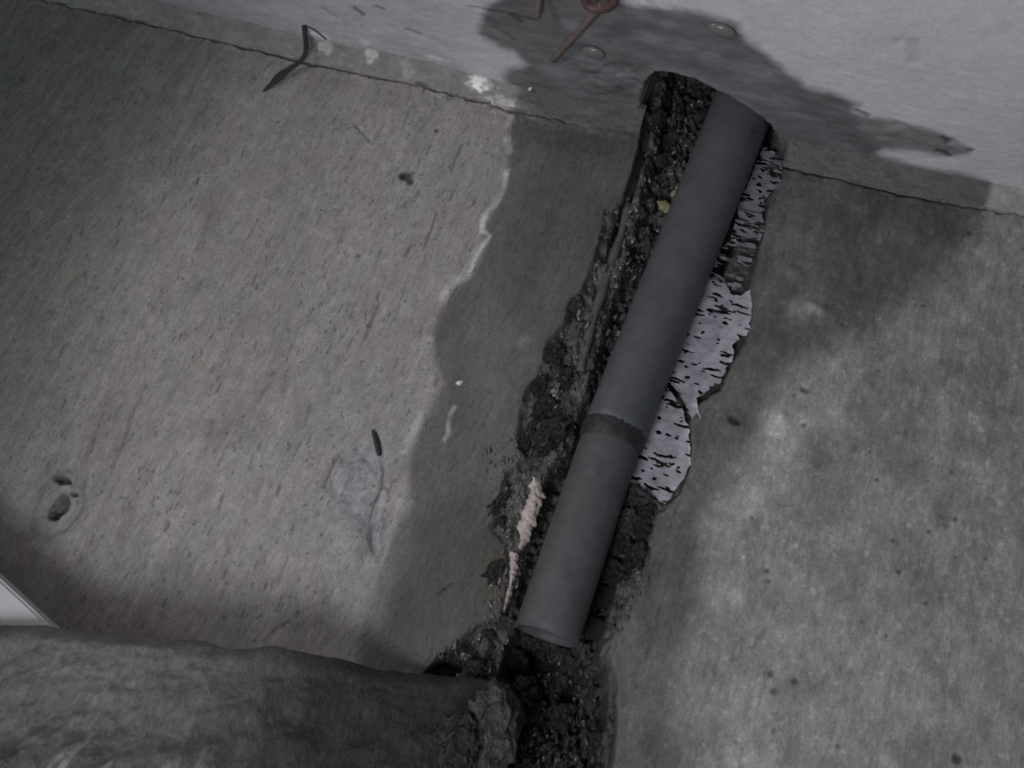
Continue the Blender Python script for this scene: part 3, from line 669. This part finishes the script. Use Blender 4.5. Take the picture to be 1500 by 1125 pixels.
UPL = [(960,110),(1045,130),(1030,200),(1010,250),(995,300),(965,370),(935,440),(905,520),(885,565),(850,600),(800,600),(800,520),(835,470),(862,420),(880,330),(905,300),(930,260),(955,190)]
mass('aggregate', 800, [(UPL, 0.72), ([(985,120),(1045,132),(1022,205),(1008,240),(985,230)], 0.10), ([(920,300),(960,320),(925,440),(900,500),(890,460)], 0.18)], 0.0014, 0.0078, M_STONE, 5, 0.35)
mass('grit', 900, [([(700,660),(850,600),(845,650),(800,760),(745,900),(700,960),(660,980),(640,960),(700,900),(735,800),(720,720)], 0.45), ([(905,700),(960,740),(950,850),(900,960),(885,900),(870,860)], 0.2), ([(640,960),(740,940),(880,980),(880,1120),(640,1120)], 0.35)], 0.0014, 0.0048, M_LUMPD, 6)

# larger lumps of broken mortar: each its own part of the wall
lump_protos = [rock_mesh('mortar_lump', 4, s, 0.55) for s in (2, 6, 9, 15)]
LUMPS = [ # px, py, rx, rz (pixels), tilt, material, push out (m)
 (930,735,24,22,0.3,M_LUMP,0.004),(922,765,20,22,0.1,M_LUMP,0.006),(945,752,14,18,0.4,M_LUMPD,0.004),(905,800,20,24,0.2,M_LUMPD,0.006),(900,842,24,20,0.2,M_LUMPD,0.004),(932,815,14,20,0.1,M_LUMPD,0.006),(940,775,13,15,0.0,M_LUMPD,0.006),
 (895,822,12,16,0.2,M_LUMP,0.0),(878,870,12,12,0.2,M_LUMPD,0.004),
 (842,448,14,18,0.6,M_LUMP,0.004),(833,468,8,10,0.3,M_LUMPD,0.004),(808,640,20,34,0.35,M_LUMPD,0.006),(795,600,14,24,0.3,M_LUMPD,0.006),(822,680,16,30,0.2,M_LUMPD,0.008),(772,640,10,26,0.0,M_LUMPD,0.004),
 (790,565,14,18,0.2,M_LUMPD,0.004),(830,560,18,22,0.2,M_LUMPD,0.008),(815,520,16,18,0.2,M_LUMPD,0.006),(733,735,11,24,0.3,M_LUMPD,0.0),(728,768,10,14,0.3,M_LUMPD,-0.003),
 (740,915,18,13,0.1,M_LUMP,0.0),(715,935,14,12,0.1,M_LUMPD,0.0),(690,945,16,11,0.4,M_LUMPD,0.0),(755,965,24,16,0.2,M_LUMPD,0.0),(700,985,22,16,0.1,M_LUMPD,0.0),(770,1010,28,18,0.3,M_LUMPD,-0.01),
 (820,1045,24,18,0.2,M_LUMPD,-0.01),(860,985,16,20,0.2,M_LUMPD,-0.01),(880,1090,18,16,0.2,M_LUMPD,-0.01),(725,840,14,20,0.2,M_LUMPD,0.0),(745,880,10,16,0.2,M_LUMPD,0.0),(760,930,14,12,0.2,M_LUMPD,0.0),
 (962,180,12,22,0.2,M_STONE,0.01),(985,205,12,20,0.2,M_STONE,0.01),(970,240,12,16,0.2,M_STONE,0.01),(1030,170,9,14,0.2,M_STONE,0.006)]
for i, (px,py,rx,rz,tilt,m_, push) in enumerate(LUMPS):
    p0 = W(px,py); y_ = wall_y(p0[0], p0[2]); y_ = min(y_, 0.055); p1 = W(px,py,y_)
    me = lump_protos[i % 4].copy(); me.materials.clear()
    o = link('mortar_lump', me, m_, wall)
    o.location = (p1[0], y_-push+rx*PX*0.12, p1[2]); o.scale = (rx*PX, min(rx,rz)*PX*0.8, rz*PX); o.rotation_euler = (0, tilt, i*0.7 % 0.8)
# big rounded pale stone half sunk in the ledge at the bottom
for px,py,rx,rz,yy,tl in [(722,1062,34,48,-0.06,-0.2),(672,1085,30,34,-0.07,0.2)]:
    c = W(px,py,yy); me = lump_protos[1].copy(); me.materials.clear(); o = link('mortar_lump', me, M_LUMP if rx > 32 else M_LUMPD, wall); o.location = Vector(c); o.scale = (rx*PX, 0.03, rz*PX); o.rotation_euler = (0, tl, 0)

# bricks seen dimly in the deep part
for px,py,a,b in [(905,882,44,17),(888,925,30,14)]:
    c = W(px,py,0.03); s_ = []
    for k,(dx,dz) in enumerate([(-a,-b),(a,-b),(a,b),(-a,b)]): s_.append((c[0]+dx*PX+0.001*k, c[2]+dz*PX))
    prism('brick', s_, 0.026, 0.09, M_BRICK, wall, bevel=0.003)

# ------------------------------------------------------------------ loose small things
def pebble(px, py, y, rx, rz, seed, material, name, label, cat, group=None, ry=None):
    c = W(px,py,y); me = rock_mesh(name, 3, seed, 0.35); o = link(name, me, material, None, label=label, cat=cat, group=group)
    o.location = Vector(c); o.scale = (rx*PX, (ry or min(rx,rz))*PX, rz*PX); o.rotation_euler = (0, 0.5, 0.3); return o
def seat(px, py):
    p0 = W(px,py); y_ = wall_y(p0[0],p0[2]); p1 = W(px,py,y_); return wall_y(p1[0],p1[2])
pebble(974,304,seat(974,304)-0.006,15,12,44,M_YELLOW,'stone','larger yellowish stone lodged left of the pipe','stone')
pebble(989,284,seat(989,284)-0.004,8,9,47,M_YELLOW,'stone','small tan stone just above the larger yellowish one','stone')
pebble(777,130,-0.02,2.6,4.2,3,M_WHITE,'plaster_chip','tiny bright white chip on the damp strip under the ceiling','chip')
pebble(673,561,-0.001,3.4,6,4,M_WHITE,'plaster_chip','small white chip on the damp wall below its pale stain','chip')

# strips of pinkish plaster in the chase, left of the lower pipe
def strip(pl, wd, y, seed, label):
    P = np.array([W(px,py,y) for px,py in pl]); n = 60; C = resample(P, n); wds = np.interp(np.linspace(0,1,n), np.linspace(0,1,len(wd)), wd)*PX
    m = 12; u = np.linspace(-1,1,m); ax = np.array([math.cos(0.25),0,-math.sin(0.25)*0.4])
    nn = fbm(np.arange(n)[:,None]*0.35+0*u[None], u[None]*1.2+0*np.arange(n)[:,None], seed, 3); n2 = fbm(np.arange(n)[:,None]*0.8+0*u[None], u[None]*3+seed+0*np.arange(n)[:,None], seed+3, 3)
    off = u[None,:]*wds[:,None]*(1+0.45*nn)
    G = C[:,None,:] + off[...,None]*ax; G[...,1] -= (1-u[None]**2)*0.006*(1+0.9*n2) ; G[...,1] += 0.002*n2
    G[...,2] += 0.0015*n2
    bot = G.copy(); bot[...,1] = y+0.012
    c = C[-1]
    full = np.concatenate([G, bot[:, ::-1]], 1); full = np.concatenate([full, full[:, :1]], 1) - c
    me = grid_mesh('plaster_strip', full); o = link('plaster_strip', me, M_PINK, None, label=label, cat='plaster', group='plaster strips beside the lower pipe'); o.location = Vector(c)
strip([(783,700),(786,722),(777,752),(768,775),(766,795),(760,806)], [7,13,12,13,9,2], 0.010, 501, 'wider upper strip of pinkish white plaster left of the lower pipe')
strip([(754,811),(752,832),(748,860),(743,880),(738,898)], [7,7,4,4,1.5], 0.008, 531, 'narrow lower strip of pinkish white plaster left of the pipe end')

# sliver of dark metal stuck at the tip of the spalled patch
sl = [W(546,630,-0.004),W(550,645,-0.005),(W(554,660,-0.003)),W(556,668,0.0)]
o = link('dark_sliver', tube_mesh('dark_sliver', [np.array(q)-sl[-1] for q in smooth_path(sl,10,2)], [0.0014,0.0022,0.0026,0.003,0.0032,0.0034,0.0034,0.003,0.0026,0.002], 8, wob=0.15), M_DARKSTRIP, None, label='dark sliver sticking out at the tip of the spalled patch', cat='sliver'); o.location = Vector(sl[-1])

# bent dark strip hanging at the ceiling joint, upper left
bp = [Cp(445,37,0.002), Cp(447,52,0.012), W(449,72,-0.028), W(446,84,-0.024), W(434,95,-0.018), W(415,107,-0.012), W(402,119,-0.008), W(385,134,-0.003)]
b0 = np.array(bp[0]); bs = smooth_path(bp, 40, 3); rr_ = np.interp(np.linspace(0,1,40), [0,0.3,0.5,0.62,0.75,0.88,1], [4.2,4.4,4.2,5.5,8.0,5.0,1.8])*PX
strip_o = thing('bent_strip', 'bent blackened strip hanging from the ceiling joint at upper left', 'strip', tuple(b0))
link('strip_body', tube_mesh('strip_body', [q-b0 for q in bs], list(rr_), 12, flat=(0.45,1.0), wob=0.14, seed=6), M_DARKSTRIP, strip_o)
wp = [Cp(447,37,0.002), Cp(462,45,0.004), Cp(478,58,0.003)]
link('wire_end', tube_mesh('wire_end', [q-b0 for q in smooth_path(wp, 12, 2)], 0.0009, 6), M_WIRE, strip_o)
# the twig of the strip below
tw = [W(483,116,-0.003), W(480,124,-0.006), W(481,130,-0.002)]

# flake lying along the crack
fk = [W(607,121,-0.006), W(618,126,-0.009), W(630,131,-0.006)]
o = link('wood_splinter', tube_mesh('wood_splinter', [q-fk[0] for q in smooth_path(fk,10,1)], [0.0006,0.0014,0.0018,0.002,0.0021,0.002,0.0018,0.0014,0.001,0.0005], 8), M_RUST, None, label='dark brown splinter lying in the joint crack under the ceiling', cat='splinter'); o.location = Vector(fk[0])

# rusty tie wire with red clips at the top
wpts = [Cp(811,88,0.001), Cp(828,68,0.010), Cp(852,42,0.020), Cp(874,16,0.026), Cp(884,4,0.028)]
w0 = np.array(wpts[0]); wt_ = thing('tie_wire', 'longer rusty tie wire slanting from the wet slab, with red clip', 'wire', tuple(w0))
link('wire_shaft', tube_mesh('wire_shaft', [q-w0 for q in smooth_path(wpts, 26, 3)], [0.0045+0.0012*i/25+0.0004*math.sin(i) for i in range(26)], 14, wob=0.05), M_RUST, wt_)
cl = [Cp(850,-14,0.028), Cp(860,8,0.029), Cp(872,14,0.030), Cp(890,12,0.030), Cp(900,4,0.030), Cp(902,-14,0.028)]
link('red_clip', tube_mesh('red_clip', [q-w0 for q in smooth_path(cl, 24, 2)], 0.0062, 12, wob=0.08), M_RED, wt_, label='dull red loop of the clip')
kb = rock_mesh('clip_knob', 2, 12, 0.2); o = link('clip_knob', kb, M_RED, wt_, label='dull red knob beside the loop'); o.location = Vector(Cp(889,6,0.032)-w0); o.scale = (0.011,0.009,0.009)
s2 = [Cp(791,-20,0.0), Cp(790,0,0.010), Cp(788,25,0.018)]
o = link('tie_wire', tube_mesh('tie_wire_stub', [np.array(q)-s2[0] for q in smooth_path(s2, 12, 1)], 0.0042, 14, wob=0.04), M_RUST, None, label='short rusty wire stub hanging at the top edge of the slab', cat='wire'); o.location = Vector(s2[0])

# hanging water drops on the wet slab
def drop(px, py, a, label, tilt):
    bm = bmesh.new(); bmesh.ops.create_uvsphere(bm, u_segments=28, v_segments=16, radius=1)
    for v in bm.verts:
        z = v.co.z; v.co.z = z*0.62 if z > 0 else z; v.co.x *= 1.25
        if z > 0: v.co.x *= 1+0.25*z; v.co.y *= 1+0.25*z
    for f in bm.faces: f.smooth = True
    me = bpy.data.meshes.new('water_drop'); bm.to_mesh(me); bm.free()
    o = link('water_drop', me, M_WATER, None, label=label, cat='water drop', group='drops hanging from the wet slab')
    c = Cp(px,py,0.0); i = np.argmin(abs(cx-c[0])); j = np.argmin(abs(cy-c[1])); o.location = (c[0], c[1], CZ[i,j]-a*0.25); o.scale = (a*1.5, a*1.1, a*0.62); o.rotation_euler = (0,0,tilt)
drop(1058,43,0.010,'right water drop hanging from the wet slab near the dry edge', 0.2)
drop(870,74,0.0095,'left water drop hanging from the wet slab beside the rusty wire', 0.2)
